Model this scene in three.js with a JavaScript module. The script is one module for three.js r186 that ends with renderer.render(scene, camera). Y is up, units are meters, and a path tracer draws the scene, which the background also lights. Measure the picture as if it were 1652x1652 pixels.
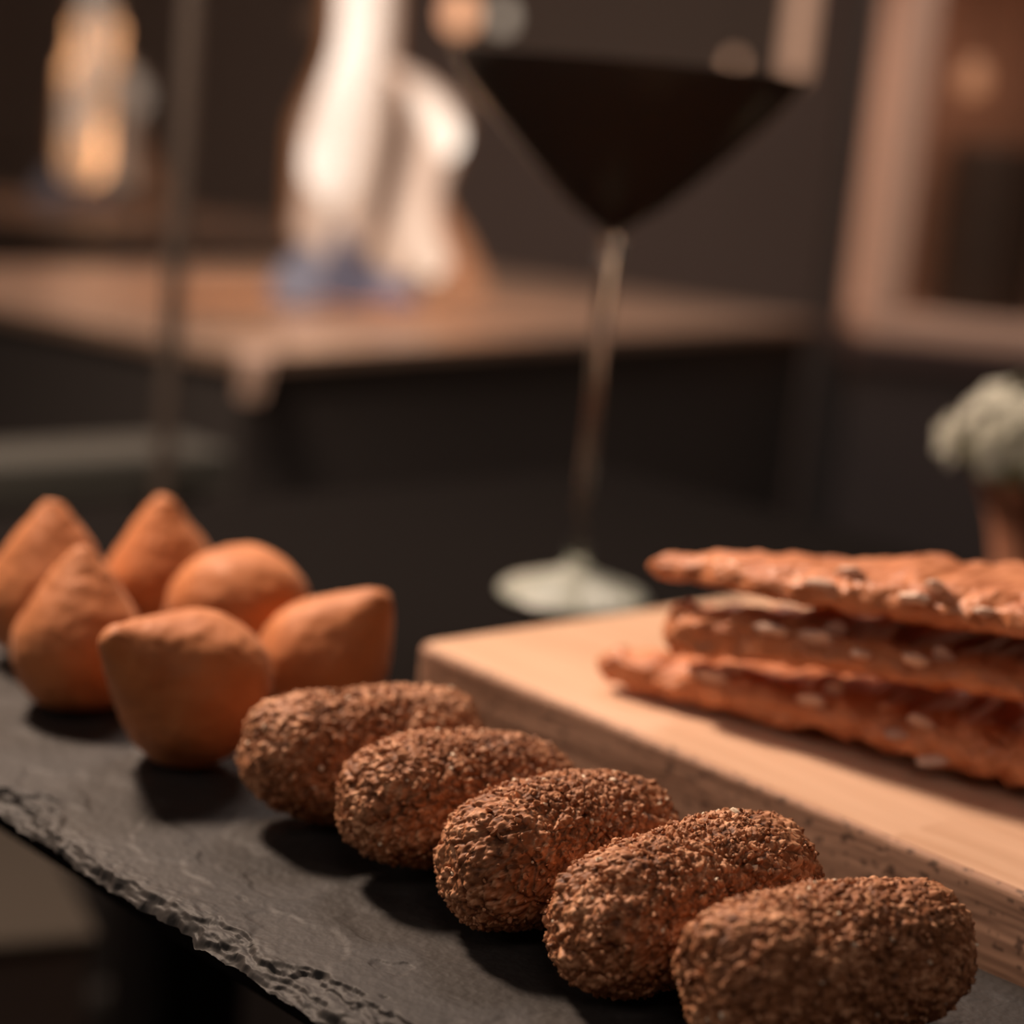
import * as THREE from 'three';
import { RoundedBoxGeometry } from 'three/addons/geometries/RoundedBoxGeometry.js';
import { mergeGeometries, mergeVertices } from 'three/addons/utils/BufferGeometryUtils.js';
import { RectAreaLightUniformsLib } from 'three/addons/lights/RectAreaLightUniformsLib.js';
import { createNoise3D } from 'simplex-noise';

// ------------------------------------------------------------------ camera, light, exposure
const R = THREE.MathUtils.degToRad;
const scene = new THREE.Scene();
scene.background = new THREE.Color(0, 0, 0);
const camera = new THREE.PerspectiveCamera(30, 1, 0.02, 30);
camera.position.set(0, 0.2046, 0);
camera.rotation.set(R(-11.5), 0, R(5.5), 'YXZ');
camera.focus = 0.474;
camera.userData.fStop = 65.3 / 13.5;             // a 13.5 mm aperture
const renderer = new THREE.WebGLRenderer();
renderer.toneMapping = THREE.LinearToneMapping;
renderer.toneMappingExposure = 1.0;
renderer.shadowMap.enabled = true;
RectAreaLightUniformsLib.init();

const KEY = { at: [-0.46, 0.72, -0.96], to: [0.02, 0, -0.55], size: 0.13, power: 300, color: [1.0, 0.755, 0.58] };
const SIDE = { at: [-1.45, 0.72, -0.05], to: [0.0, 0, -0.5], size: 0.6, power: 1.1, color: [1.0, 0.86, 0.76] };
const FILL = { at: [0.1, 1.45, 0.5], to: [0, 0, -0.5], size: 0.7, power: 1.1, color: [1.0, 0.9, 0.83] };
const REAR_FILL = { at: [0.1, 1.5, -1.95], to: [0.1, 0, -2.15], size: 0.5, power: 19, color: [1.0, 0.82, 0.72] };
const FIRE = { power: 0.4, color: [1.0, 0.46, 0.2] };

// ------------------------------------------------------------------ helpers
let seed = 1;
const rnd = () => { seed = (seed + 0x6d2b79f5) | 0; let t = Math.imul(seed ^ (seed >>> 15), 1 | seed); t = (t + Math.imul(t ^ (t >>> 7), 61 | t)) ^ t; return ((t ^ (t >>> 14)) >>> 0) / 4294967296; };
const noise = createNoise3D(rnd);
const fbm = (x, y, z, n = 4) => { let s = 0, a = 1, t = 0; for (let i = 0; i < n; i++) { s += a * noise(x, y, z); t += a; a *= 0.5; x *= 2.03; y *= 2.03; z *= 2.03; } return s / t; };
const lerp = THREE.MathUtils.lerp, clamp = THREE.MathUtils.clamp, smooth = THREE.MathUtils.smoothstep;
const used = new Map();
const numbered = (n) => { const k = used.get(n) ?? 0; used.set(n, k + 1); return k ? n + '_' + String(k).padStart(3, '0') : n; };
function mat(o) { const c = o.color; const m = new THREE.MeshPhysicalMaterial({ ...o, color: 0xffffff }); if (c) m.color.setRGB(...c); return m; }
function part(name, geo, m, parent) { const o = new THREE.Mesh(geo, m); o.name = name; o.castShadow = o.receiveShadow = true; parent.add(o); return o; }
function thing(name, label, category, [x, y, z] = [0, 0, 0], turn = 0, group) {
  const o = new THREE.Group(); o.name = numbered(name); o.position.set(x, y, z); o.rotation.y = turn; scene.add(o);
  o.userData = { label, category }; if (group) o.userData.group = group; return o;
}
function struct(name, geo, m, at) { const o = part(name, geo, m, scene); if (at) o.position.set(...at); o.userData.kind = 'structure'; return o; }
const box = (w, h, d, x = 0, y = 0, z = 0, r = 0) => (r ? new RoundedBoxGeometry(w, h, d, 3, r) : new THREE.BoxGeometry(w, h, d)).translate(x, y, z);
const lathe = (pts, n = 64) => new THREE.LatheGeometry(pts.map(([r, y]) => new THREE.Vector2(r, y)), n);
function curvePts(pts, n) { return new THREE.SplineCurve(pts.map(([r, y]) => new THREE.Vector2(r, y))).getPoints(n).map((p) => [Math.max(p.x, 0), p.y]); }
function texture(w, h, f, srgb = true) {           // f(u, v) -> [r, g, b] in 0..1
  const d = new Uint8Array(w * h * 4);
  for (let y = 0; y < h; y++) for (let x = 0; x < w; x++) { const c = f(x / w, y / h), i = (y * w + x) * 4; for (let k = 0; k < 3; k++) d[i + k] = clamp(Math.round((c[k] ?? c[0]) * 255), 0, 255); d[i + 3] = 255; }
  const t = new THREE.DataTexture(d, w, h); t.wrapS = t.wrapT = THREE.RepeatWrapping; t.magFilter = THREE.LinearFilter; t.needsUpdate = true;
  if (srgb) t.colorSpace = THREE.SRGBColorSpace; return t;
}
const toS = (c) => c.map((v) => (v <= 0.0031308 ? 12.92 * v : 1.055 * Math.pow(v, 1 / 2.4) - 0.055));
const mix = (a, b, t) => a.map((v, i) => lerp(v, b[i], t));
function boxUV(g, s = 1) {                          // uv in metres from the dominant axis
  const p = g.attributes.position, n = g.attributes.normal, uv = new Float32Array(p.count * 2);
  for (let i = 0; i < p.count; i++) {
    const ax = Math.abs(n.getX(i)), ay = Math.abs(n.getY(i)), az = Math.abs(n.getZ(i));
    const [u, v] = ay >= ax && ay >= az ? [p.getX(i), p.getZ(i)] : az >= ax ? [p.getX(i), p.getY(i)] : [p.getZ(i), p.getY(i)];
    uv[2 * i] = u * s; uv[2 * i + 1] = v * s;
  }
  g.setAttribute('uv', new THREE.BufferAttribute(uv, 2)); return g;
}
// cellular noise: [distance to nearest seed, second distance, random of the nearest cell]
const hash = (x, y, z) => { let h = Math.imul(x, 374761393) ^ Math.imul(y, 668265263) ^ Math.imul(z, 2147483647 - 1274126177); h = Math.imul(h ^ (h >>> 13), 1274126177); h ^= h >>> 16; h = Math.imul(h, 2246822519); return (h ^ (h >>> 15)) >>> 0; };
function cells(x, y, z) {
  const X = Math.floor(x), Y = Math.floor(y), Z = Math.floor(z); let d1 = 9, d2 = 9, id = 0;
  for (let i = -1; i < 2; i++) for (let j = -1; j < 2; j++) for (let k = -1; k < 2; k++) {
    const h = hash(X + i, Y + j, Z + k), a = X + i + (h & 1023) / 1023 - x, b = Y + j + ((h >>> 10) & 1023) / 1023 - y, c = Z + k + ((h >>> 20) & 1023) / 1023 - z, d = a * a + b * b + c * c;
    if (d < d1) { d2 = d1; d1 = d; id = h; } else if (d < d2) d2 = d;
  }
  return [Math.sqrt(d1), Math.sqrt(d2), (Math.imul(id, 2654435761) >>> 8) / 16777216];
}
function ball(n) {                                   // unit sphere from a cube grid
  let g = new THREE.BoxGeometry(1, 1, 1, n, n, n); g.deleteAttribute('uv'); g.deleteAttribute('normal'); g = mergeVertices(g, 1e-5);
  const p = g.attributes.position;
  for (let i = 0; i < p.count; i++) {
    const x = Math.tan(p.getX(i) * Math.PI / 2), y = Math.tan(p.getY(i) * Math.PI / 2), z = Math.tan(p.getZ(i) * Math.PI / 2), l = Math.hypot(x, y, z);
    p.setXYZ(i, x / l, y / l, z / l);
  }
  return g;
}
function loft(rings, seg = 24) {                     // rings of [centre x, y, z, half width, half depth], ends closed
  const pos = [], uv = [], idx = [];
  rings.forEach(([x, y, z, a, b], i) => { for (let k = 0; k <= seg; k++) { const t = k / seg * 2 * Math.PI; pos.push(x + Math.cos(t) * a, y, z + Math.sin(t) * b); uv.push(k / seg, i / (rings.length - 1)); } });
  for (let i = 0; i < rings.length - 1; i++) for (let k = 0; k < seg; k++) { const a = i * (seg + 1) + k, b = a + 1, c = a + seg + 1, d = c + 1; idx.push(a, c, b, b, c, d); }
  const g = new THREE.BufferGeometry(); g.setAttribute('position', new THREE.Float32BufferAttribute(pos, 3)); g.setAttribute('uv', new THREE.Float32BufferAttribute(uv, 2)); g.setIndex(idx); g.computeVertexNormals(); return g;
}

// ------------------------------------------------------------------ levels
const T = -0.018, FLOOR = -0.76, CEIL = 1.55;

// ------------------------------------------------------------------ room
const wallM = mat({ color: [0.3, 0.235, 0.21], roughness: 0.9, bumpMap: texture(256, 256, (u, v) => [0.5 + 0.5 * fbm(u * 12, v * 12, 3)], false), bumpScale: 0.004 });
const floorM = mat({ color: [0.13, 0.115, 0.1], roughness: 0.8 });
const ceilM = mat({ color: [0.12, 0.1, 0.09], roughness: 0.9 });
struct('floor', box(4.8, 0.1, 6.6), floorM, [0.2, FLOOR - 0.05, -1.5]);
struct('ceiling', box(4.8, 0.1, 6.6), ceilM, [0.2, CEIL + 0.05, -1.5]);
struct('wall_back', box(4.8, 2.5, 0.1), wallM, [0.2, 0.4, -4.75]);
struct('wall_front', box(4.8, 2.5, 0.1), wallM, [0.2, 0.4, 1.75]);
struct('wall_left', box(0.1, 2.5, 6.6), wallM, [-2.15, 0.4, -1.5]);
struct('wall_right', box(0.1, 2.5, 6.6), wallM, [2.55, 0.4, -1.5]);

// lamps: each a fitting with a glowing face and a light of the same size just in front of it
function panelLamp(name, label, L, to, depth) {
  const t = thing(name, label, 'lamp', L.at);
  t.lookAt(...to);                                   // local +z faces the target
  const s = L.size;
  part('housing', mergeGeometries([box(s + 0.03, s + 0.03, 0.01, 0, 0, -depth), box(0.012, s + 0.03, depth, s / 2 + 0.009, 0, -depth / 2 + 0.004), box(0.012, s + 0.03, depth, -s / 2 - 0.009, 0, -depth / 2 + 0.004), box(s, 0.012, depth, 0, s / 2 + 0.009, -depth / 2 + 0.004), box(s, 0.012, depth, 0, -s / 2 - 0.009, -depth / 2 + 0.004)]), mat({ color: [0.03, 0.03, 0.03], roughness: 0.5 }), t);
  const gm = mat({ color: [0.5, 0.5, 0.5], roughness: 0.6 }); gm.emissive.setRGB(...L.color); gm.emissiveIntensity = Math.min(L.power, 2);
  part('lamp_glass', box(s, s, 0.004, 0, 0, -0.006), gm, t);
  const l = new THREE.RectAreaLight(new THREE.Color().setRGB(...L.color), L.power, s, s);
  l.name = 'lamp_light'; l.rotation.y = Math.PI; l.position.z = 0.002; t.add(l);
  return t;
}
const keyLamp = panelLamp('pendant_lamp', 'square black pendant lamp hanging above the wooden board and slate', KEY, KEY.to, 0.05);
{
  const up = new THREE.Vector3(0, 1, 0).applyQuaternion(keyLamp.quaternion.clone().invert());
  const from = new THREE.Vector3(0, 0, -0.05), len = CEIL - KEY.at[1] - 0.03;
  const cord = new THREE.TubeGeometry(new THREE.LineCurve3(from, from.clone().addScaledVector(up, len)), 2, 0.003, 8);
  part('cord', cord, mat({ color: [0.02, 0.02, 0.02], roughness: 0.6 }), keyLamp);
}
panelLamp('fill_panel_light', 'square ceiling panel added behind the camera for weak fill light', FILL, FILL.to, 0.03);  // unseen panel added for weak frontal fill
panelLamp('fill_panel_light', 'square ceiling panel added over the fire table to light the background', REAR_FILL, REAR_FILL.to, 0.03);  // unseen panel added to lift the lantern, fire table and back wall
{
  const side = panelLamp('side_fill_lamp', 'square soft panel added out of view at left as fill light', SIDE, SIDE.to, 0.04);  // unseen side light added to fill the left faces of the food
  const up = new THREE.Vector3(0, -1, 0).applyQuaternion(side.quaternion.clone().invert()), from = new THREE.Vector3(0, 0, -0.05);
  part('pole', new THREE.TubeGeometry(new THREE.LineCurve3(from, from.clone().addScaledVector(up, SIDE.at[1] - FLOOR - 0.05)), 2, 0.012, 12), mat({ color: [0.03, 0.03, 0.03], roughness: 0.5 }), side);
}

// ------------------------------------------------------------------ dining table
{
  const t = thing('dining_table', 'matte black dining table under the slate and the wooden board', 'table', [0.3295, FLOOR, -0.5486], R(-45));
  const m = mat({ color: [0.0095, 0.0083, 0.008], roughness: 1, specularIntensity: 0 }), topH = T - FLOOR;
  part('tabletop', box(1.41, 0.013, 0.65, 0, topH - 0.0065, 0, 0.003), m, t);
  for (const x of [-0.665, 0.6]) { part('pedestal', box(0.055, topH - 0.043, 0.055, x, 0.03 + (topH - 0.043) / 2, 0.03, 0.004), m, t); part('foot', box(0.09, 0.03, 0.5, x, 0.015, 0.03, 0.005), m, t); }
}
{
  // stool tucked beside the near left end of the table, lower than the slate
  const t = thing('stool', 'low stool with a plain brown seat, below the slate at bottom left', 'stool', [-0.389, FLOOR, -1.127], Math.atan2(-0.42, 0.907) + Math.PI * 0 + 2 * Math.atan2(0.42, 0.907));
  const h = -0.3 - FLOOR, sm = mat({ color: [0.052, 0.042, 0.033], roughness: 0.9, specularIntensity: 0.3 }), lm = mat({ color: [0.04, 0.034, 0.03], roughness: 0.7 });
  part('seat', box(0.26, 0.012, 0.218, 0, h - 0.006, 0, 0.004), sm, t);
  part('apron', box(0.252, 0.11, 0.21, 0, h - 0.067, 0, 0.004), mat({ color: [0.2, 0.15, 0.13], roughness: 0.8 }), t);
  for (const [x, z] of [[-1, -1], [1, -1], [-1, 1], [1, 1]]) part('leg', box(0.03, h - 0.12, 0.03, x * 0.1, (h - 0.12) / 2, z * 0.08, 0.004), lm, t);
}

// ------------------------------------------------------------------ slate board
{
  const A = R(-45), t = thing('slate_board', 'long dark grey slate serving board with a chipped natural edge', 'serving board', [-0.0282, 0, -0.5218], A);
  const LX = 0.56, HW = 0.0811, TH = 0.0115, nu = 720, nv = 250;
  const pos = [], uv = [], col = [], idx = [];
  const front = (x) => HW + 0.0022 * fbm(x * 14, 1.7, 0) + 0.0016 * fbm(x * 55, 4.1, 0) + 0.0008 * fbm(x * 170, 8, 0, 2);
  const height = (x, z, zf) => {
    const e = zf - z;                                // distance from the front edge
    let h = 0.00035 * fbm(x * 9, z * 14, 2, 3) + 0.00016 * fbm(x * 60, z * 80, 5, 3);
    // broken layers: each layer of the stone ends at its own ragged line, wide where the edge was struck, narrow elsewhere
    const hit = 0.35 + 1.1 * smooth(fbm(x * 17 + 3.3, 0.5, 7, 2), -0.25, 0.45);
    const rag = (k, amp, base) => hit * (base + amp * (0.75 * fbm(x * 21 + k * 3.7, k * 9.1, z * 25, 3) + 0.45 * fbm(x * 75, k * 3.3, z * 120, 3)));
    [[0.0011, 0.009, 0.0085], [0.0008, 0.006, 0.0062], [0.0012, 0.0042, 0.0036], [0.001, 0.0026, 0.0018], [0.0006, 0.001, 0.0006]].forEach(([dh, amp, base], k) => {
      const r = rag(k, amp, base), soft = 0.0006 + 0.0012 * (0.5 + 0.5 * noise(x * 30, k * 5, 2));
      h -= dh * (1 - smooth(e, r - soft, r + 0.0003));
    });
    h += 0.0006 * (1 - smooth(e, 0.004, 0.013)) * fbm(x * 130, z * 220, 3, 3);
    // shallow cleft plates on the top face
    const s = fbm(x * 18, z * 26, 11, 3); h -= 0.0004 * smooth(s, 0.1, 0.22) + 0.0005 * smooth(-s, 0.34, 0.38);
    const b = HW + z; h -= 0.003 * (1 - smooth(b, 0, 0.0045)) ** 2;
    return Math.max(h, -TH + 0.001);
  };
  for (let i = 0; i <= nu; i++) {
    const x = (i / nu - 0.5) * LX, zf = front(x), zb = -HW + 0.0006 * fbm(x * 40, 0, 9);
    for (let j = 0; j <= nv; j++) {
      const q = j / nv, w = q < 0.3 ? q / 0.3 * 0.8 : 0.8 + (q - 0.3) / 0.7 * 0.2, z = lerp(zb, zf, w);   // denser near the front edge
      pos.push(x, height(x, z, zf), z); uv.push(x * 6, z * 6);
      const m = 0.5 + 0.5 * fbm(x * 11, z * 11, 21, 4), d = 0.5 + 0.5 * noise(x * 700, z * 700, 2);
      const pl = smooth(fbm(x * 18, z * 26, 11, 3), 0.12, 0.16);
      const c = mix([0.021, 0.018, 0.0168], [0.048, 0.0415, 0.0376], clamp(m * 0.9 + 0.2 * pl - 0.1, 0, 1)).map((v) => v * (0.88 + 0.24 * d)); col.push(...c);
    }
  }
  const id = (i, j) => i * (nv + 1) + j;
  for (let i = 0; i < nu; i++) for (let j = 0; j < nv; j++) { const a = id(i, j), b = id(i + 1, j), c = id(i, j + 1), d = id(i + 1, j + 1); idx.push(a, c, b, b, c, d); }
  // skirt and underside
  const skirt = (ring) => {
    const start = pos.length / 3, rows = 7;
    for (const k of ring) for (let r = 0; r < rows; r++) {
      const [x, y, z] = [pos[3 * k], pos[3 * k + 1], pos[3 * k + 2]], q = r / (rows - 1), out = r && r < rows - 1 ? 0.0009 * fbm(x * 60, q * 7, z * 60, 3) : 0;
      pos.push(x * (1 + out * 0.5), lerp(y, -TH + 0.0015, q), z + Math.sign(z) * out - Math.sign(z) * q * 0.012); uv.push(x * 6, q * 0.06); const v = 0.036 + 0.014 * noise(x * 200, q * 9, z * 200); col.push(v, v * 0.9, v * 0.85);
    }
    for (let k = 0; k < ring.length - 1; k++) for (let r = 0; r < rows - 1; r++) { const a = start + k * rows + r, b = a + 1, c = a + rows, d = c + 1; idx.push(a, b, c, c, b, d); }
  };
  const ring = [];
  for (let i = 0; i <= nu; i++) ring.push(id(i, nv));
  for (let j = nv - 1; j >= 0; j--) ring.push(id(nu, j));
  for (let i = nu - 1; i >= 0; i--) ring.push(id(i, 0));
  for (let j = 1; j <= nv; j++) ring.push(id(0, j));
  skirt(ring);
  const g = new THREE.BufferGeometry(); g.setAttribute('position', new THREE.Float32BufferAttribute(pos, 3)); g.setAttribute('uv', new THREE.Float32BufferAttribute(uv, 2)); g.setAttribute('color', new THREE.Float32BufferAttribute(col, 3)); g.setIndex(idx); g.computeVertexNormals();
  const fine = texture(512, 512, (u, v) => [0.5 + 0.5 * fbm(u * 40, v * 40, 7, 5)], false);
  part('slate', g, mat({ color: [1, 1, 1], vertexColors: true, roughness: 0.62, specularIntensity: 0.6, bumpMap: fine, bumpScale: 0.0003 }), t);
  part('underside', box(LX - 0.006, 0.002, HW * 2 - 0.028, 0, -TH + 0.001, 0), mat({ color: [0.05, 0.045, 0.042], roughness: 0.8 }), t);
  for (const [x, z] of [[-0.23, -0.055], [0.23, -0.055], [-0.06, 0.05], [0.23, 0.05]]) part('rubber_foot', new THREE.CylinderGeometry(0.008, 0.009, -TH - T, 20).translate(x, (-TH + T) / 2, z), mat({ color: [0.02, 0.02, 0.02], roughness: 0.8 }), t);
}

// ------------------------------------------------------------------ wooden board
{
  const t = thing('wooden_board', 'thick pale wooden serving board beneath the stacked crispbreads', 'board', [0.1855, T, -0.5735], R(-46.8));
  const L = 0.42, W = 0.2, H = 0.038, r = 0.009;
  const s = new THREE.Shape(); s.moveTo(-L / 2 + r, -W / 2); s.lineTo(L / 2 - r, -W / 2); s.absarc(L / 2 - r, -W / 2 + r, r, -Math.PI / 2, 0); s.lineTo(L / 2, W / 2 - r); s.absarc(L / 2 - r, W / 2 - r, r, 0, Math.PI / 2); s.lineTo(-L / 2 + r, W / 2); s.absarc(-L / 2 + r, W / 2 - r, r, Math.PI / 2, Math.PI); s.lineTo(-L / 2, -W / 2 + r); s.absarc(-L / 2 + r, -W / 2 + r, r, Math.PI, 1.5 * Math.PI);
  const bev = 0.0022, g = new THREE.ExtrudeGeometry(s, { depth: H - 2 * bev, bevelEnabled: true, bevelSize: bev, bevelThickness: bev, bevelOffset: -bev, bevelSegments: 4, curveSegments: 12 });
  g.rotateX(-Math.PI / 2).translate(0, bev, 0); boxUV(g, 1 / 0.45);
  const grain = (u, v) => { const w = v + 0.012 * fbm(u * 3, v * 6, 0, 3); return [fbm(u * 2.2, w * 55, 1, 3), fbm(u * 7, w * 260, 5, 2), fbm(u * 2, w * 9, 9, 3)]; };
  const top = texture(1024, 1024, (u, v) => { const [a, b, c] = grain(u, v); return toS(mix([0.56, 0.33, 0.205], [0.76, 0.5, 0.345], clamp(0.55 + 0.35 * a + 0.18 * b + 0.35 * c, 0, 1))); });
  const side = texture(1024, 512, (u, v) => { const [a, b, c] = grain(u, v * 0.6); const sp = smooth(fbm(u * 60, v * 110, 31, 3), 0.32, 0.5); return toS(mix(mix([0.3, 0.155, 0.092], [0.5, 0.285, 0.185], clamp(0.5 + 0.5 * a + 0.2 * b + 0.4 * c, 0, 1)), [0.07, 0.035, 0.022], sp * 0.8)); });
  const bump = texture(512, 512, (u, v) => { const [a, b] = grain(u, v); return [0.5 + 0.3 * a + 0.2 * b]; }, false);
  const sm = mat({ map: side, roughness: 0.7, bumpMap: bump, bumpScale: 0.0006 }), tm = mat({ map: top, roughness: 0.55, bumpMap: bump, bumpScale: 0.0003 });
  part('board', g, [tm, sm], t);
}

// ------------------------------------------------------------------ croquettes
const crumbM = mat({ color: [1, 1, 1], vertexColors: true, roughness: 0.58, specularIntensity: 0.55 });
const DARK = [0.105, 0.036, 0.014], MID = [0.37, 0.147, 0.063], PALE = [0.78, 0.42, 0.235];
const crumbColor = (r, patch) => { const q = clamp(r * 0.8 + 0.35 * patch + 0.05, 0, 1); return q < 0.5 ? mix(DARK, MID, q * 2) : mix(MID, PALE, (q - 0.5) * 2); };
function croquette(k, label, [x, y, z], turn, [hx, hy, hz], roll = 0, pits = []) {
  const t = thing('croquette', label, 'croquette', [x, y, z], turn, 'breaded croquettes in a row on the slate');
  const s = k * 17.3, inner = new THREE.Matrix4().makeRotationX(roll);
  const body = (d) => {                              // point of the smooth body in the direction d
    const e = 3.1, ax = Math.abs(d.x / hx), ay = Math.abs(d.y / hy), az = Math.abs(d.z / hz), yz = Math.hypot(ay, az);
    const l = 1 / Math.pow(Math.pow(ax, e) + Math.pow(yz, e), 1 / e);
    const p = d.clone().multiplyScalar(l);
    const bend = fbm(p.x * 26 + s, p.y * 26, p.z * 26, 2);
    return p.multiplyScalar(1 + 0.06 * bend).add(new THREE.Vector3(0, 0.0016 * Math.sin(p.x * 48 + s), 0.0012 * Math.cos(p.x * 40 + s)));
  };
  const g = ball(150), p = g.attributes.position, col = new Float32Array(p.count * 3), v = new THREE.Vector3();
  for (let i = 0; i < p.count; i++) {
    v.fromBufferAttribute(p, i); const q = body(v), n = q.clone().normalize();
    const a = cells(q.x * 500 + s, q.y * 500, q.z * 500), b = cells(q.x * 1050 + s, q.y * 1050 + 5, q.z * 1050), c = cells(q.x * 170 + s, q.y * 170 + 9, q.z * 170);
    const big = fbm(q.x * 70 + s, q.y * 70, q.z * 70 + 3, 3);
    const rough = smooth(fbm(q.x * 62 + s, q.y * 62 + 7, q.z * 62, 2), -0.35, 0.4), edge = smooth(c[1] - c[0], 0, 0.22);
    let d = lerp(0.0012, 0.0024, rough) * a[2] * (1 - clamp(a[0], 0, 1)) ** 1.2 + 0.0009 * b[2] * (1 - clamp(b[0], 0, 1)) + (0.0006 + 0.0016 * c[2]) * (edge - 0.5) * 0.7 + 0.0014 * big - 0.0005;
    for (const [px, py, pz, r, deep] of pits) d -= deep * Math.exp(-((q.x - px) ** 2 + (q.y - py) ** 2 + (q.z - pz) ** 2) / (r * r));
    q.addScaledVector(n, d * 0.8 - 0.0005); p.setXYZ(i, q.x, q.y, q.z);
    const cc = crumbColor(0.6 * a[2] + 0.5 * b[2] - 0.05, 0.95 * fbm(q.x * 50, q.y * 50 + s, q.z * 50, 4));
    col.set(cc, i * 3);
  }
  g.setAttribute('color', new THREE.BufferAttribute(col, 3)); g.applyMatrix4(inner); g.computeVertexNormals();
  part('crust', g, crumbM, t);
  // loose breadcrumbs standing out of the crust
  const shapes = [0, 1, 2, 3].map((n) => { let o = new THREE.IcosahedronGeometry(1, 0); o.deleteAttribute('uv'); o.deleteAttribute('normal'); o = mergeVertices(o); const q = o.attributes.position; for (let i = 0; i < q.count; i++) { const f = 0.65 + 0.6 * rnd(); q.setXYZ(i, q.getX(i) * f, q.getY(i) * f, q.getZ(i) * f); } return o; });
  const pos = [], cl = [], m4 = new THREE.Matrix4(), qn = new THREE.Quaternion(), sc = new THREE.Vector3(), w = new THREE.Vector3();
  for (let i = 0; i < 3600; i++) {
    v.set(rnd() * 2 - 1, rnd() * 2 - 1, rnd() * 2 - 1); if (v.length() > 1 || v.length() < 0.1) continue; v.normalize();
    const q = body(v), n = q.clone().normalize(), size = 0.0004 + 0.00075 * rnd() * rnd();
    q.addScaledVector(n, -0.0004 + 0.0007 * rnd()); q.applyMatrix4(inner);
    qn.setFromAxisAngle(w.set(rnd() - 0.5, rnd() - 0.5, rnd() - 0.5).normalize(), rnd() * 6); sc.set(size * (0.7 + rnd()), size * (0.5 + 0.6 * rnd()), size * (0.7 + 0.6 * rnd())); m4.compose(q, qn, sc);
    const o = shapes[i % 4], ip = o.index.array, c = rnd() < 0.025 ? [0.85, 0.68, 0.5] : crumbColor(0.1 + rnd() * 1.0, 0.2 * noise(q.x * 45, q.y * 45, q.z * 45));
    for (const ii of ip) { w.fromBufferAttribute(o.attributes.position, ii).applyMatrix4(m4); pos.push(w.x, w.y, w.z); cl.push(...c); }
  }
  const cg = new THREE.BufferGeometry(); cg.setAttribute('position', new THREE.Float32BufferAttribute(pos, 3)); cg.setAttribute('color', new THREE.Float32BufferAttribute(cl, 3)); cg.computeVertexNormals();
  const cm = part('breadcrumbs', cg, crumbM, t); cm.userData.kind = 'stuff';
  g.computeBoundingBox(); t.position.y = -g.boundingBox.min.y - 0.0006;
  return t;
}
const CQ = [
  ['breaded croquette at the far end of the row, beside the smooth teardrop snacks', [-0.036, 0, -0.533], 33, [0.0365, 0.0195, 0.0184]],
  ['breaded croquette second in the row after the one touching the teardrop snacks', [-0.0055, 0, -0.5035], 34, [0.036, 0.0188, 0.0181]],
  ['middle breaded croquette of the row of five, two on either side', [0.0215, 0, -0.4745], 36, [0.0365, 0.0188, 0.0185]],
  ['lumpy breaded croquette with a dark pit, next to the nearest one', [0.0525, 0, -0.447], 36, [0.039, 0.0192, 0.0185], [[-0.0345, -0.003, 0.0105, 0.0055, 0.0045], [-0.033, 0.0095, 0.006, 0.0035, 0.0025], [-0.028, 0.011, 0.0095, 0.003, 0.002]]],
  ['nearest and largest breaded croquette at the bottom right of the slate', [0.0832, 0, -0.4158], 33, [0.0378, 0.019, 0.0187]],
];
CQ.forEach(([label, at, deg, half, pits], k) => croquette(k + 1, label, at, R(deg), half, 0, pits));

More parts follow.
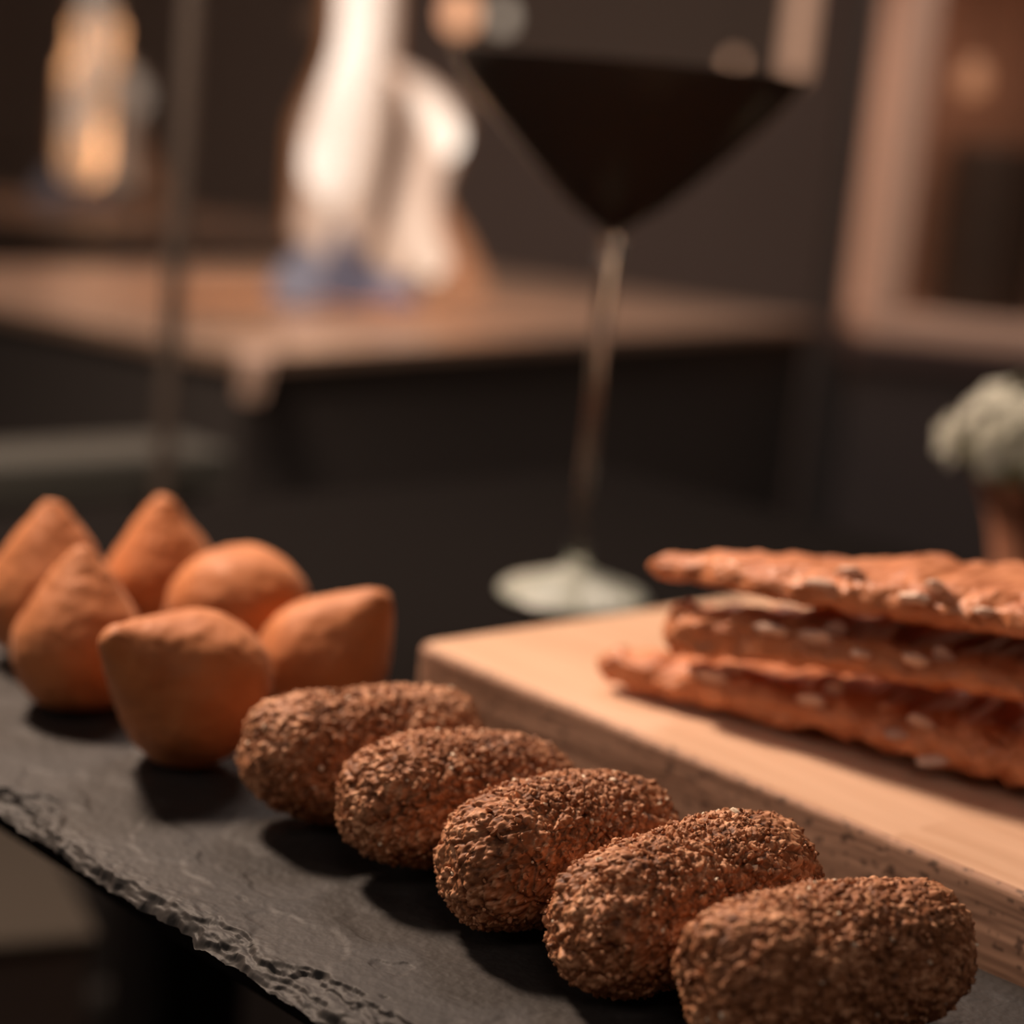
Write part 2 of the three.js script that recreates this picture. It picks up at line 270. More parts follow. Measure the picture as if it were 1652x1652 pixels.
// ------------------------------------------------------------------ teardrop snacks
{
  const prof = curvePts([[0, -0.0235], [0.011, -0.0228], [0.0195, -0.0175], [0.0248, -0.008], [0.0258, 0.001], [0.023, 0.011], [0.0172, 0.021], [0.0112, 0.0295], [0.0062, 0.0358], [0.003, 0.039], [0, 0.0398]], 90);
  const fineBump = texture(512, 512, (u, v) => [0.5 + 0.5 * fbm(u * 60, v * 60, 3, 3)], false);
  const m = mat({ color: [1, 1, 1], vertexColors: true, roughness: 0.6, specularIntensity: 0.6, sheen: 0.25, bumpMap: fineBump, bumpScale: 0.00008 }); m.sheenColor.setRGB(1, 0.75, 0.6);
  const snack = (k, label, x, z, lean, toward, scale = 1) => {
    const t = thing('teardrop_snack', label, 'snack', [x, 0, z], 0, 'teardrop shaped fried snacks on the slate');
    const g = lathe(prof, 110).scale(scale, scale, scale), p = g.attributes.position, s = k * 11.7, col = new Float32Array(p.count * 3);
    for (let i = 0; i < p.count; i++) {
      const [a, b, c] = [p.getX(i), p.getY(i), p.getZ(i)];
      const f = 1 + 0.045 * fbm(a * 28 + s, b * 28, c * 28, 2) + 0.012 * noise(a * 150 + s, b * 150, c * 150), tip = Math.max(0, b) ** 2 * 3;
      p.setXYZ(i, a * f + tip * noise(s, 1, 0), b * f, c * f + tip * noise(s, 5, 0));
      const q = clamp(0.5 + 0.5 * fbm(a * 40 + s, b * 40, c * 40, 4), 0, 1), d = noise(a * 600 + s, b * 600, c * 600);
      col.set(mix([0.38, 0.118, 0.034], [0.58, 0.208, 0.07], clamp(q + 0.12 * d, 0, 1)), i * 3);
    }
    const axis = new THREE.Vector3(toward[1], 0, -toward[0]).normalize();   // tip leans towards (x, z)
    g.setAttribute('color', new THREE.BufferAttribute(col, 3)); g.rotateY(k); g.applyMatrix4(new THREE.Matrix4().makeRotationAxis(axis, lean)); g.computeVertexNormals(); g.computeBoundingBox();
    part('crust', g, m, t); t.position.y = -g.boundingBox.min.y - 0.0004;
  };
  snack(1, 'teardrop snack cut by the left edge of the photo, behind another', -0.162, -0.662, R(6), [0.5, -1], 0.91);
  snack(2, 'upright teardrop snack at the left, nearest the slate edge', -0.1385, -0.61, R(9), [-0.6, -1], 0.86);
  snack(3, 'teardrop snack standing farthest back with its sharp tip up', -0.1285, -0.7, R(3), [-0.3, -1], 0.87);
  snack(4, 'teardrop snack in the middle leaning back with a rounded top', -0.092, -0.648, R(72), [-0.12, -1], 1.0);
  snack(5, 'teardrop snack in front, lying with its tip turned left to the viewer', -0.0935, -0.566, R(60), [-0.72, 0.65], 0.95);
  snack(6, 'rightmost teardrop snack, leaning right behind the far croquette', -0.0585, -0.613, R(38), [0.95, 0.15], 0.86);
}

// ------------------------------------------------------------------ crispbreads stacked on the wooden board
{
  const m = mat({ color: [1, 1, 1], vertexColors: true, roughness: 0.45, specularIntensity: 0.8 });
  const fm = mat({ color: [0.7, 0.48, 0.37], roughness: 0.55 });
  const flakeG = [0, 1, 2].map((n) => { const g = ball(10), p = g.attributes.position; for (let i = 0; i < p.count; i++) { const f = 1 + 0.3 * fbm(p.getX(i) * 1.3 + n * 7, p.getY(i) * 1.3, p.getZ(i) * 1.3, 3); p.setXYZ(i, p.getX(i) * 0.0068 * f, p.getY(i) * 0.0042 * f, p.getZ(i) * 0.0016 * f); } g.computeVertexNormals(); return g; });
  const spow = (v, e) => Math.sign(v) * Math.pow(Math.abs(v), e);
  const bread = (k, label, a, b, len, radii, depth, flakes) => {
    const run = Math.hypot(b[0] - a[0], b[2] - a[2]);
    const t = thing('crispbread', label, 'snack', a, -Math.atan2(b[2] - a[2], b[0] - a[0]), 'crispbreads stacked on the wooden board');
    t.rotation.z = Math.atan2(b[1] - a[1], run);
    const n = 260, seg = 96, s = k * 9.1, rad = (q) => { const f = q * (radii.length - 1), i = Math.min(Math.floor(f), radii.length - 2); return lerp(radii[i], radii[i + 1], smooth(f - i, 0, 1)); };
    const at = (q, th) => {
      const x = q * len, r0 = rad(q), cx = Math.cos(th), sy = Math.sin(th), cap = Math.sqrt(clamp(q * len / 0.006, 0, 1)) * Math.sqrt(clamp((1 - q) * len / 0.006, 0, 1));
      const D = depth * (0.1 + 0.9 * smooth(q, 0, 0.4)) * cap;
      const lump = 1 + 0.3 * fbm(x * 62 + s, cx * 1.1, sy * 0.9, 3) + 0.08 * Math.sin(x * 430 + 2.5 * noise(x * 30, s, cx * 1.5)) + 0.06 * noise(x * 300 + s, cx * 3, sy * 3);
      const z = -D / 2 + spow(cx, 0.4) * (D / 2) + cx * r0 * cap * lump, wob = 0.002 * noise(x * 14 + s, 3, 0);
      return [x, 0.0009 * noise(x * 26, s, 1) + spow(sy, 0.75) * r0 * cap * lump * (1 + 0.1 * noise(x * 50, z * 50, s)), z + wob];
    };
    const pos = [], col = [], uv = [], idx = [];
    for (let i = 0; i <= n; i++) for (let j = 0; j <= seg; j++) {
      const q = i / n, P = at(q, j / seg * 2 * Math.PI); pos.push(...P); uv.push(P[0] * 10, j / seg);
      const c = clamp(0.5 + 0.55 * fbm(P[0] * 45 + s, P[1] * 70, P[2] * 70, 4), 0, 1); col.push(...mix([0.38, 0.115, 0.042], [0.7, 0.285, 0.13], c));
    }
    for (let i = 0; i < n; i++) for (let j = 0; j < seg; j++) { const p = i * (seg + 1) + j, q = p + seg + 1; idx.push(p, p + 1, q, q, p + 1, q + 1); }
    const g = new THREE.BufferGeometry(); g.setAttribute('position', new THREE.Float32BufferAttribute(pos, 3)); g.setAttribute('uv', new THREE.Float32BufferAttribute(uv, 2)); g.setAttribute('color', new THREE.Float32BufferAttribute(col, 3)); g.setIndex(idx); g.computeVertexNormals();
    part('crust', g, m, t); t.updateMatrixWorld(true);
    { const v = new THREE.Vector3(), p = g.attributes.position; let low = 9; for (let i = 0; i < p.count; i++) low = Math.min(low, v.fromBufferAttribute(p, i).applyMatrix4(t.matrixWorld).y); if (low < 0.0202) t.position.y += 0.0202 - low; }
    flakes.forEach(([q, th, f], i) => { const P = at(q, th), o = part('flake', flakeG[i % 3], fm, t); o.position.set(...P); o.rotation.set(Math.PI / 2 - th, 0, i * 0.4); o.scale.setScalar(f); });
  };
  bread(1, 'lowest golden crispbread of the stack of three, lying on the wooden board', [0.0342, 0.0262, -0.6272], [0.1604, 0.0295, -0.55], 0.22, [0.0052, 0.0064, 0.0072, 0.0074, 0.0082, 0.0086, 0.008], 0.05, [[0.2, 0.7, 1], [0.22, 1.1, 0.8], [0.36, 0.6, 1], [0.38, 1.1, 0.8], [0.5, 0.1, 0.9], [0.53, 0.7, 1], [0.555, -0.3, 0.8], [0.72, 0.6, 1]]);
  bread(2, 'middle golden crispbread of the stack, with a blunt left end', [0.0548, 0.0475, -0.6111], [0.1543, 0.057, -0.5417], 0.22, [0.008, 0.0078, 0.006, 0.0054, 0.0056, 0.0062, 0.006], 0.055, [[0.19, 0.5, 0.9], [0.25, 0.7, 1.1], [0.27, 1.1, 0.8], [0.33, 0.3, 0.8], [0.41, 0.5, 1], [0.44, 0.9, 0.8], [0.7, 0.6, 1]]);
  bread(3, 'topmost golden crispbread of the stack, its thin tip jutting out left', [0.0462, 0.066, -0.6149], [0.1502, 0.078, -0.5377], 0.24, [0.0036, 0.0056, 0.0064, 0.0066, 0.0068, 0.007, 0.007], 0.055, [[0.28, 0.5, 0.9], [0.31, 0.9, 0.8], [0.41, 0.3, 1.1], [0.43, 0.7, 0.9], [0.5, 0.2, 0.8], [0.62, 0.6, 1]]);
}

// ------------------------------------------------------------------ wine glass
{
  const t = thing('wine_glass', 'wide stemmed glass of dark red wine standing behind the wooden board', 'glass', [0.0336, T, -0.8998]);
  const clear = mat({ color: [0.97, 0.98, 0.96], roughness: 0.02, transmission: 1, thickness: 0, ior: 1.2, specularIntensity: 0.002 });
  const solid = mat({ color: [0.93, 0.95, 0.9], roughness: 0.06, transmission: 1, thickness: 0.01, ior: 1.5 });
  const bowl = curvePts([[0.0042, 0.176], [0.012, 0.181], [0.026, 0.191], [0.049, 0.2125], [0.07, 0.234], [0.0815, 0.2505], [0.0838, 0.262], [0.0832, 0.29], [0.08, 0.33]], 60);
  part('bowl', lathe(bowl, 96), clear, t);
  part('stem', lathe([[0, 0.012], ...curvePts([[0.0078, 0.0125], [0.0048, 0.02], [0.0036, 0.04], [0.0034, 0.09], [0.0036, 0.13], [0.0052, 0.16], [0.0085, 0.176]], 30), [0, 0.1775]], 40), solid, t);
  const foot = lathe([[0, 0.0005], [0.033, 0.0005], [0.0365, 0.0012], [0.0365, 0.0025], ...curvePts([[0.034, 0.0042], [0.026, 0.0068], [0.016, 0.0105], [0.0095, 0.0135], [0.007, 0.016]], 24), [0, 0.016]], 96);
  { const p = foot.attributes.position; for (let i = 0; i < p.count; i++) { const r = Math.hypot(p.getX(i), p.getZ(i)), a = Math.atan2(p.getZ(i), p.getX(i)); if (p.getY(i) > 0.003) p.setY(i, p.getY(i) + 0.0006 * Math.cos(a * 24) * smooth(r, 0.006, 0.02)); } foot.computeVertexNormals(); }
  part('foot', foot, mat({ color: [0.36, 0.38, 0.325], roughness: 0.35, transmission: 0.25, thickness: 0.01, ior: 1.5 }), t).userData.label = 'ribbed foot with refracted light put into its pale colour';  // pale colour stands in for light refracted by clear glass
  const wp = bowl.filter(([, y]) => y < 0.252).map(([r, y]) => [Math.max(0.001, r - 0.0009), y + 0.0009]), top = wp[wp.length - 1];
  part('wine', lathe([[0, wp[0][1]], ...wp, [top[0], top[1] + 0.0004], [0, top[1] + 0.0004]], 96), mat({ color: [0.045, 0.037, 0.035], roughness: 0.12, ior: 1.33, specularIntensity: 0.12 }), t).userData.label = 'dark red wine';
}

// ------------------------------------------------------------------ white flowers in a terracotta cup
{
  const t = thing('flower_pot', 'small terracotta cup of creamy white flowers behind the stacked crispbreads', 'flowers', [0.279, T, -1.012]);
  part('cup', lathe([[0, 0], ...curvePts([[0.0145, 0], [0.0165, 0.004], [0.0185, 0.02], [0.0235, 0.04], [0.031, 0.055], [0.0335, 0.062]], 30), [0.0315, 0.0625], [0.028, 0.054], [0, 0.05]], 64), mat({ color: [0.42, 0.17, 0.095], roughness: 0.75 }), t);
  const petal = new THREE.Shape(); petal.moveTo(0, 0); petal.bezierCurveTo(0.006, 0.002, 0.0075, 0.009, 0, 0.0115); petal.bezierCurveTo(-0.0075, 0.009, -0.006, 0.002, 0, 0);
  const pg = new THREE.ExtrudeGeometry(petal, { depth: 0.0004, bevelEnabled: false, curveSegments: 6 }); pg.deleteAttribute('uv');
  { const p = pg.attributes.position; for (let i = 0; i < p.count; i++) p.setZ(i, p.getZ(i) + 18 * p.getY(i) ** 2 * 1.2 - 20 * p.getX(i) ** 2); pg.computeVertexNormals(); }
  const one = mergeGeometries([0, 1, 2, 3, 4].map((k) => pg.clone().rotateX(-0.35).rotateZ(k * Math.PI * 0.4)));
  const fm = mat({ color: [0.54, 0.53, 0.44], roughness: 0.7, transmission: 0.3, thickness: 0 });
  const N = 46;
  for (let i = 0; i < N; i++) {
    const y = 1 - (i + 0.5) / N * 1.25, a = i * 2.39996, r = Math.sqrt(Math.max(0, 1 - y * y)), d = new THREE.Vector3(Math.cos(a) * r, y, Math.sin(a) * r);
    const o = part('blossom', one, fm, t); { const f = 1 + 0.28 * noise(d.x * 1.6, d.y * 1.6, d.z * 1.6 + 4); o.position.set(d.x * 0.05 * f, 0.076 + d.y * 0.036 * f, d.z * 0.05 * f); } o.quaternion.setFromUnitVectors(new THREE.Vector3(0, 0, 1), d);
    o.rotateZ(i * 1.3);
  }
  part('moss', ball(24).scale(0.038, 0.027, 0.038).translate(0, 0.074, 0), mat({ color: [0.3, 0.3, 0.17], roughness: 0.9 }), t);
}

// ------------------------------------------------------------------ fire table
const FT = -0.02, corner = new THREE.Vector2(-0.2505, -1.6745), du = new THREE.Vector2(0.57, -0.82).normalize(), dv = new THREE.Vector2(-0.82, -0.57).normalize(), FL = 1.13, FW = 0.68;
const onFire = (u, v) => corner.clone().addScaledVector(du, u).addScaledVector(dv, v);
{
  const c = onFire(FL / 2, FW / 2), t = thing('fire_table', 'long dark stone fire table with a flame rising from its burner', 'fire table', [c.x, FLOOR, c.y], Math.atan2(-du.y, du.x));
  const H = FT - FLOOR, stone = texture(512, 512, (u, v) => { const q = clamp(0.5 + 0.5 * fbm(u * 9, v * 9, 4, 5), 0, 1), d = 0.5 + 0.5 * noise(u * 200, v * 200, 9); return toS(mix([0.27, 0.18, 0.132], [0.43, 0.3, 0.222], q * 0.8 + d * 0.2)); });
  const sm = mat({ map: stone, roughness: 0.34, bumpMap: stone, bumpScale: 0.001 });
  // top slab as four pieces round the burner opening
  const bu = 0.0, bw = 0.26, bd = 0.11;              // burner trough, local x along the table
  const ox = -0.23, oz = 0.02;
  const slab = [box(ox - bw / 2 + FL / 2, 0.012, FW, (ox - bw / 2 - FL / 2) / 2, H - 0.006, 0), box(FL / 2 - ox - bw / 2, 0.012, FW, (ox + bw / 2 + FL / 2) / 2, H - 0.006, 0), box(bw, 0.012, FW / 2 + oz - bd / 2, ox, H - 0.006, (oz - bd / 2 - FW / 2) / 2), box(bw, 0.012, FW / 2 - oz - bd / 2, ox, H - 0.006, (oz + bd / 2 + FW / 2) / 2)].map((g) => boxUV(g, 2));
  part('tabletop', mergeGeometries(slab), sm, t);
  const dm = mat({ color: [0.08, 0.07, 0.066], roughness: 0.8, specularIntensity: 0.3 });
  part('burner_tray', mergeGeometries([box(bw + 0.02, 0.004, bd + 0.02, ox, H - 0.05, oz), box(0.004, 0.036, bd + 0.02, ox - bw / 2 - 0.006, H - 0.031, oz), box(0.004, 0.036, bd + 0.02, ox + bw / 2 + 0.006, H - 0.031, oz), box(bw, 0.036, 0.004, ox, H - 0.031, oz - bd / 2 - 0.006), box(bw, 0.036, 0.004, ox, H - 0.031, oz + bd / 2 + 0.006)]), dm, t);
  part('burner_pipe', new THREE.CylinderGeometry(0.01, 0.01, bw - 0.02, 20).rotateZ(Math.PI / 2).translate(ox, H - 0.03, oz), mat({ color: [0.25, 0.24, 0.23], metalness: 1, roughness: 0.4 }), t);
  for (const [w, d, x, z] of [[FL - 0.03, 0.02, 0, FW / 2 - 0.02], [FL - 0.03, 0.02, 0, -FW / 2 + 0.02], [0.02, FW - 0.06, -FL / 2 + 0.025, 0], [0.02, FW - 0.06, FL / 2 - 0.025, 0]]) part('side_panel', box(w, H - 0.012, d, x, (H - 0.012) / 2, z), dm, t);
}

// ------------------------------------------------------------------ flames
{
  const P = new THREE.Vector3(-0.207, FT, -2.19), S = 2.19 / 3083, ca = Math.cos(R(5.5)), sa = Math.sin(R(5.5));
  const t = thing('flame', 'tall two-tongued orange flame with a blue base rising from the fire table', 'flame', [P.x, P.y + 0.007, P.z]);
  const loc = (x, y) => { const a = (x - 570) * S, b = (495 - y) * S; return [a * ca + b * -sa * -1 * -1, b * ca + a * -sa * -1 * -1 * -1]; };
  const tongue = (name, pts, grow, deep, color, strength, opacity, z = 0) => {
    const cv = new THREE.CatmullRomCurve3(pts.map(([x, y, w]) => { const [a, b] = loc(x, y); return new THREE.Vector3(a, b, Math.max(0.001, (w + (w > 12 ? grow : grow * 0.5)) * S)); }));
    const rings = cv.getPoints(60).map((p, i) => { const e = Math.min(1, Math.sqrt(Math.min(i, 60 - i) / 5)) || 0.02; return [p.x, p.y, z + 0.006 * Math.sin(p.y * 20), p.z * e, p.z * e * deep]; });
    const m = mat({ color: [0, 0, 0], roughness: 1, specularIntensity: 0, transparent: opacity < 1, opacity }); m.emissive.setRGB(...color); m.emissiveIntensity = strength;
    const o = part(name, loft(rings, 28), m, t); o.castShadow = false; return o;
  };
  const A = [[545, 440, 42], [543, 390, 50], [546, 330, 50], [552, 280, 54], [560, 220, 56], [577, 160, 46], [592, 100, 36], [597, 40, 36], [600, -30, 36], [604, -110, 28], [608, -180, 14], [610, -215, 3]];
  const B = [[700, 455, 45], [682, 410, 42], [678, 360, 34], [690, 300, 30], [706, 250, 34], [710, 210, 38], [696, 172, 32], [665, 142, 24], [630, 118, 16]];
  const soft = (name, pts, grows, deep, color, strength, opacity, z) => grows.forEach((g, i) => tongue(name, pts, g, deep, color, strength, opacity, z));
  // white-hot hearts
  soft('flame_core', [[541, 345, 12], [541, 300, 34], [548, 250, 38], [566, 180, 34], [587, 100, 27], [595, 40, 26], [600, -40, 26], [604, -120, 22], [608, -190, 8]], [-10, 0, 8], 0.6, [1, 0.9, 0.78], 5, 0.4, 0);
  soft('flame_core', [[728, 270, 8], [724, 235, 22], [712, 205, 24], [696, 178, 16], [682, 158, 5]], [-4, 4], 0.7, [1, 0.88, 0.74], 4, 0.5, 0.012);
  soft('flame_core', [[704, 460, 6], [694, 430, 28], [686, 400, 26], [682, 360, 16], [684, 330, 5]], [-4, 5], 0.6, [1, 0.74, 0.55], 2, 0.45, 0.012);
  const A2 = A.map(([x, y, w]) => [x + (y < 340 ? 5 : 0), y, w + 3]);
  soft('flame_body', A2, [-14, -3, 7], 0.6, [1, 0.74, 0.56], 0.98, 0.42, 0);
  soft('flame_body', B, [-12, -4, 4], 0.6, [1, 0.68, 0.5], 1.15, 0.42, 0.012);
  soft('flame_body', [[640, 462, 14], [646, 430, 32], [650, 395, 26], [653, 360, 8]], [-6, 4], 0.6, [1, 0.62, 0.42], 0.8, 0.42, 0.006);
  soft('flame_mantle', A, [13, 24], 0.6, [1, 0.36, 0.14], 0.4, 0.26, 0);
  soft('flame_mantle', B, [11], 0.6, [1, 0.42, 0.2], 0.35, 0.3, 0.012);
  soft('flame_mantle', [[750, 494, 34], [745, 465, 40], [728, 410, 36], [706, 350, 22], [695, 310, 8]], [-10, 4], 0.6, [1, 0.4, 0.19], 0.5, 0.5, -0.02);
  soft('flame_base', [[492, 494, 26], [494, 475, 42], [498, 450, 36], [508, 420, 20], [518, 400, 6]], [-8, 4], 0.8, [0.22, 0.185, 0.2], 1.2, 0.55, 0.05);
  soft('flame_base', [[575, 494, 34], [575, 470, 48], [572, 440, 34], [569, 405, 18], [563, 365, 5]], [-8, 4], 0.8, [0.13, 0.105, 0.125], 1, 0.6, 0.05);
  soft('flame_base', [[650, 494, 20], [648, 480, 34], [640, 462, 24], [622, 440, 10]], [-6, 4], 0.8, [0.2, 0.165, 0.2], 1.2, 0.55, 0.05);
  for (const [h, k] of [[0.08, 0.125], [0.11, 0.125], [0.14, 0.125], [0.17, 0.125], [0.2, 0.125], [0.23, 0.125], [0.26, 0.125], [0.3, 0.125]]) { const l = new THREE.PointLight(new THREE.Color().setRGB(...FIRE.color), FIRE.power * k); l.name = 'flame_light'; l.position.set(h > 0.25 ? -0.011 : -0.025, h, 0); l.castShadow = true; l.shadow.radius = 2; t.add(l); }
}

// ------------------------------------------------------------------ glass screens round the fire
{
  // reflecting screen behind the fire table
  const nrm = new THREE.Vector2(0.43, 0.9), t = thing('glass_screen', 'reflecting glass screen behind the fire table, mirroring the flame', 'glass screen', [-0.62, FLOOR, -2.746], Math.atan2(nrm.x, nrm.y));
  part('pane', box(0.74, 1.9, 0.006, -0.02, 0.98, 0), mat({ color: [0.8, 0.78, 0.75], roughness: 0.02, transmission: 1, thickness: 0, ior: 2.3 }), t);
  for (const x of [-0.4, 0.36]) part('clamp_rail', box(0.02, 1.95, 0.02, x, 0.975, 0, 0.003), mat({ color: [0.05, 0.045, 0.04], roughness: 0.5 }), t);
  part('floor_shoe', box(0.74, 0.03, 0.04, -0.02, 0.015, 0, 0.004), mat({ color: [0.05, 0.045, 0.04], roughness: 0.5 }), t);
}
{
  const t = thing('metal_post', 'slim dark metal post standing left in front of the fire table', 'post', [-0.262, FLOOR, -1.4]);
  part('post', box(0.012, CEIL - FLOOR, 0.016, 0, (CEIL - FLOOR) / 2, 0, 0.002), mat({ color: [0.075, 0.056, 0.045], roughness: 0.6 }), t);
  part('base_plate', new THREE.CylinderGeometry(0.04, 0.042, 0.008, 32).translate(0, 0.004, 0), mat({ color: [0.075, 0.056, 0.045], roughness: 0.6 }), t);
}

// ------------------------------------------------------------------ lantern on a black plinth
{
  const t0 = thing('plinth', 'black square plinth carrying the wooden lantern', 'plinth', [0.56, FLOOR, -2.505]);
  part('column', box(0.29, FT - FLOOR - 0.03, 0.19, 0, (FT - FLOOR - 0.03) / 2, 0), mat({ color: [0.05, 0.04, 0.04], roughness: 0.8 }), t0);
  part('cap', box(0.31, 0.03, 0.21, 0, FT - FLOOR - 0.015, 0, 0.004), mat({ color: [0.06, 0.038, 0.036], roughness: 0.6 }), t0);
  const t = thing('lantern', 'tall pale wooden lantern with glass sides on a black plinth', 'lantern', [0.56, FT, -2.505]);
  const w = 0.28, d = 0.18, h = 0.52, wood = mat({ color: [0.68, 0.47, 0.37], roughness: 0.6 }), b = 0.042;
  part('base', box(w, 0.035, d, 0, 0.0175, 0, 0.005), wood, t);
  for (const [x, z] of [[-1, -1], [1, -1], [-1, 1], [1, 1]]) part('post', box(b, h - 0.065, 0.03, x * (w - b) / 2, 0.035 + (h - 0.065) / 2, z * (d - 0.03) / 2, 0.004), wood, t);
  part('roof', box(w + 0.02, 0.03, d + 0.02, 0, h - 0.015, 0, 0.005), wood, t);
  const glass = mat({ color: [0.95, 0.93, 0.9], roughness: 0.03, transmission: 1, thickness: 0, ior: 1.5 });
  part('pane', box(w - 2 * b, h - 0.065, 0.003, 0, 0.035 + (h - 0.065) / 2, d / 2 - 0.015), glass, t);
  for (const s of [-1, 1]) part('pane', box(0.003, h - 0.065, d - 0.06, s * (w / 2 - 0.02), 0.035 + (h - 0.065) / 2, 0), glass, t);
  part('back_panel', box(w - 2 * b, h - 0.065, 0.006, 0, 0.035 + (h - 0.065) / 2, -d / 2 + 0.015), mat({ color: [0.33, 0.2, 0.15], roughness: 0.7 }), t);
  {
    const bt = thing('lantern_bulb', 'small amber bulb hanging inside the wooden lantern', 'lamp', [0.525, FT + 0.33, -2.47]);
    const bm = mat({ color: [0.2, 0.2, 0.2], roughness: 0.4 }); bm.emissive.setRGB(1, 0.42, 0.2); bm.emissiveIntensity = 0.5;
    part('bulb', lathe(curvePts([[0, -0.02], [0.012, -0.016], [0.017, 0], [0.012, 0.015], [0.006, 0.024], [0, 0.026]], 24), 32), bm, bt);
    part('cord', new THREE.CylinderGeometry(0.002, 0.002, 0.13, 8).translate(0, 0.09, 0), mat({ color: [0.03, 0.03, 0.03], roughness: 0.6 }), bt);
    const l = new THREE.PointLight(new THREE.Color().setRGB(1, 0.6, 0.42), 0.013); l.name = 'bulb_light'; l.castShadow = true; l.shadow.radius = 0.8; bt.add(l);
  }
  const cd = thing('pillar_candle', 'wide dark brown pillar candle standing inside the lantern', 'candle', [0.582, FT + 0.035, -2.515]);
  part('wax', lathe([[0, 0], [0.062, 0], [0.064, 0.002], [0.064, 0.212], [0.06, 0.218], [0.03, 0.214], [0, 0.213]], 48), mat({ color: [0.06, 0.04, 0.032], roughness: 0.5 }), cd);
  part('wick', new THREE.CylinderGeometry(0.0012, 0.0012, 0.014, 8).translate(0, 0.219, 0), mat({ color: [0.02, 0.02, 0.02], roughness: 0.9 }), cd);
}

{
  const t = thing('pillar', 'narrow black square pillar added to darken the gap between the wine glass and the lantern', 'pillar', [0.475, FLOOR, -2.86]);  // dark upright added so the lit wall stays black in this gap
  const pm = mat({ color: [0.05, 0.043, 0.04], roughness: 0.8 });
  part('shaft', box(0.085, CEIL - FLOOR - 0.04, 0.085, 0, 0.04 + (CEIL - FLOOR - 0.04) / 2, 0, 0.004), pm, t);
  part('foot', box(0.12, 0.04, 0.12, 0, 0.02, 0, 0.005), pm, t);
}

// ------------------------------------------------------------------ narrow bench, and a pale flap on the corner of the fire table
{
  const t = thing('bench', 'narrow high bench with a grey-green seat slab in front of the fire table', 'bench', [-0.437, FLOOR, -1.385], R(45));
  const fr = mat({ color: [0.04, 0.036, 0.034], roughness: 0.7 }), up = mat({ color: [0.075, 0.073, 0.063], roughness: 0.8 }), top = -0.078 - FLOOR;
  part('seat', box(0.5, 0.034, 0.08, 0, top - 0.017, 0, 0.005), up, t);
  for (const x of [-0.22, 0.22]) part('leg', box(0.024, top - 0.034, 0.06, x, (top - 0.034) / 2, 0, 0.003), fr, t);
  part('stretcher', box(0.42, 0.02, 0.02, 0, 0.2, 0, 0.003), fr, t);
}
{
  const t = thing('corner_flap', 'small pale flap hanging over the front corner of the fire table', 'corner_flap', [corner.x + 0.014, FT, corner.y - 0.002], 0.18);  // flap added for an unidentified pale shape at this corner
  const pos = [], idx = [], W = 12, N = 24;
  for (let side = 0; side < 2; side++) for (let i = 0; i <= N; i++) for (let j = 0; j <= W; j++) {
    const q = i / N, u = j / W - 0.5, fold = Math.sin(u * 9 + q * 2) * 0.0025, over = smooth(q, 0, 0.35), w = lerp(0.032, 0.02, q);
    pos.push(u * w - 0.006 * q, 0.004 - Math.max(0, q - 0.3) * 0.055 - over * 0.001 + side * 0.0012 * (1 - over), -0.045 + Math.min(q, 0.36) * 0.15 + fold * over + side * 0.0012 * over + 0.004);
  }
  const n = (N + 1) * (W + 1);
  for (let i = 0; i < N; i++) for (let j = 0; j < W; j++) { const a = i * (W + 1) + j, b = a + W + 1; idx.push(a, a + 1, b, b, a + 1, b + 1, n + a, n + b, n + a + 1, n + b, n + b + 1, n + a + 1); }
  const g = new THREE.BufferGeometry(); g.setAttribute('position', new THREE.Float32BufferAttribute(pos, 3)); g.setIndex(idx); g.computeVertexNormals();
  part('flap_sheet', g, mat({ color: [0.6, 0.42, 0.33], roughness: 0.9 }), t);
}

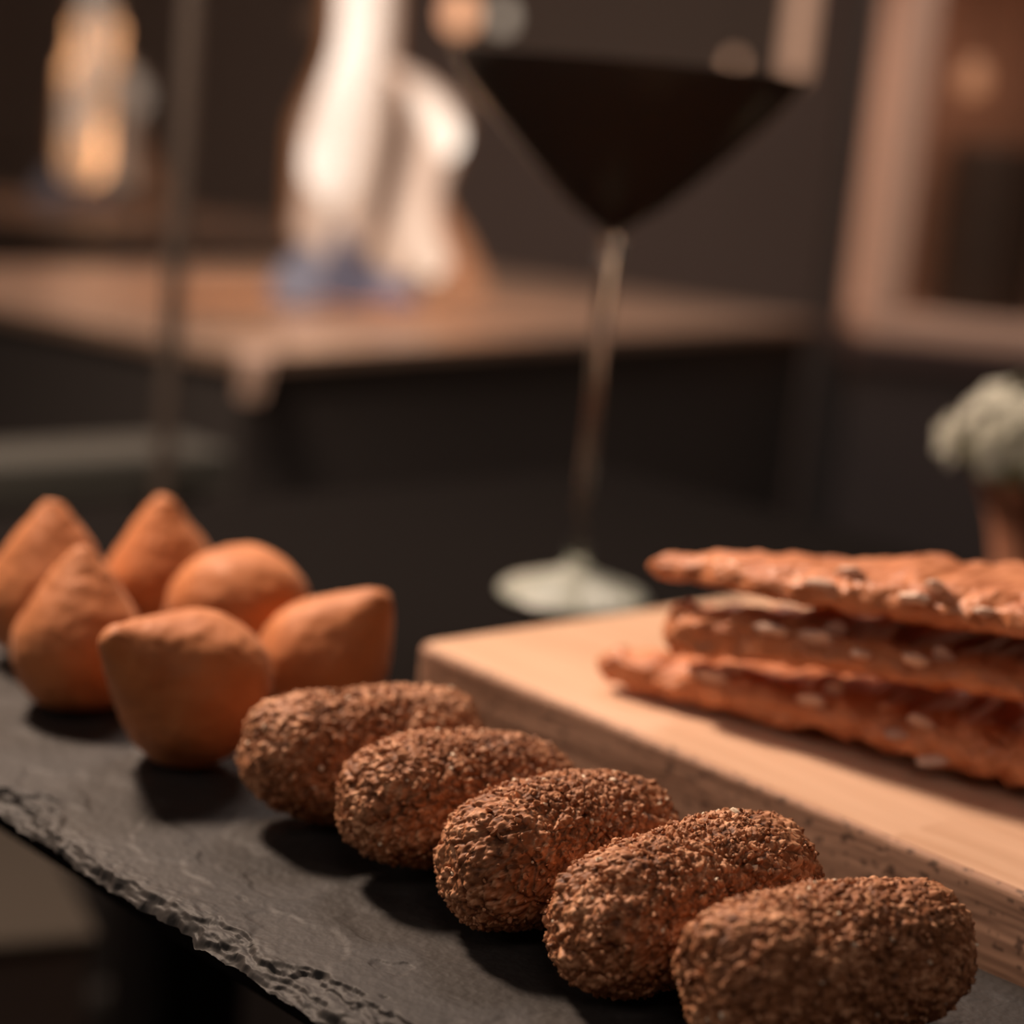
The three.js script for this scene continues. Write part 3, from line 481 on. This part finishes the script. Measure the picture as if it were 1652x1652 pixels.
// ------------------------------------------------------------------ small lamps far behind
{
  const bulb = (label, [x, y, z], r, color, strength, top) => {
    const t = thing('bulb_lamp', label, 'lamp', [x, y, z], 0);
    const m = mat({ color: [0.2, 0.2, 0.2], roughness: 0.4 }); m.emissive.setRGB(...color); m.emissiveIntensity = strength;
    part('bulb', lathe(curvePts([[0, -r * 1.2], [r * 0.7, -r * 0.9], [r, 0], [r * 0.75, r * 0.8], [r * 0.35, r * 1.5], [0, r * 1.7]], 24), 32), m, t);
    part('socket', new THREE.CylinderGeometry(r * 0.4, r * 0.45, r, 20).translate(0, r * 2, 0), mat({ color: [0.04, 0.035, 0.03], roughness: 0.5 }), t);
    part('cord', new THREE.CylinderGeometry(0.002, 0.002, CEIL - y - r * 2.4, 8).translate(0, r * 2.4 + (CEIL - y - r * 2.4) / 2, 0), mat({ color: [0.03, 0.03, 0.03], roughness: 0.6 }), t);
    const l = new THREE.PointLight(new THREE.Color().setRGB(...color), strength * r * r * 3); l.name = 'bulb_light'; l.castShadow = true; l.shadow.radius = r / 0.02; t.add(l);
  };
  bulb('hanging orange bulb beside the top of the flame', [-0.167, 0.372, -3.296], 0.026, [1, 0.45, 0.24], 1.3);
  bulb('hanging pale bulb right of the orange bulb by the flame', [-0.096, 0.372, -3.297], 0.017, [1, 0.78, 0.62], 0.55);
  bulb('hanging dim amber bulb left of the flame', [-0.4, 0.335, -3.28], 0.02, [1, 0.42, 0.2], 0.12);
  bulb('small round orange bulb seen through the wine glass', [0.298, 0.332, -3.29], 0.01, [1, 0.5, 0.3], 0.8);
  const t = thing('tube_lamp', 'vertical warm tube lamp seen through the wine glass', 'lamp', [0.402, 0.335, -3.31]);
  const m = mat({ color: [0.2, 0.2, 0.2], roughness: 0.4 }); m.emissive.setRGB(1, 0.5, 0.31); m.emissiveIntensity = 0.5;
  part('tube', new THREE.CapsuleGeometry(0.02, 0.4, 8, 24).translate(0, 0.2, 0), m, t);
  part('cap', new THREE.CylinderGeometry(0.022, 0.022, 0.05, 24).translate(0, 0.44, 0), mat({ color: [0.04, 0.035, 0.03], roughness: 0.5 }), t);
  part('cord', new THREE.CylinderGeometry(0.002, 0.002, CEIL - 0.335 - 0.46, 8).translate(0, 0.46 + (CEIL - 0.335 - 0.46) / 2, 0), mat({ color: [0.03, 0.03, 0.03], roughness: 0.6 }), t);
  const l = new THREE.PointLight(new THREE.Color().setRGB(1, 0.55, 0.36), 0.01); l.name = 'tube_light'; l.position.y = 0.2; l.castShadow = true; l.shadow.radius = 1; t.add(l);
}

renderer.render(scene, camera);
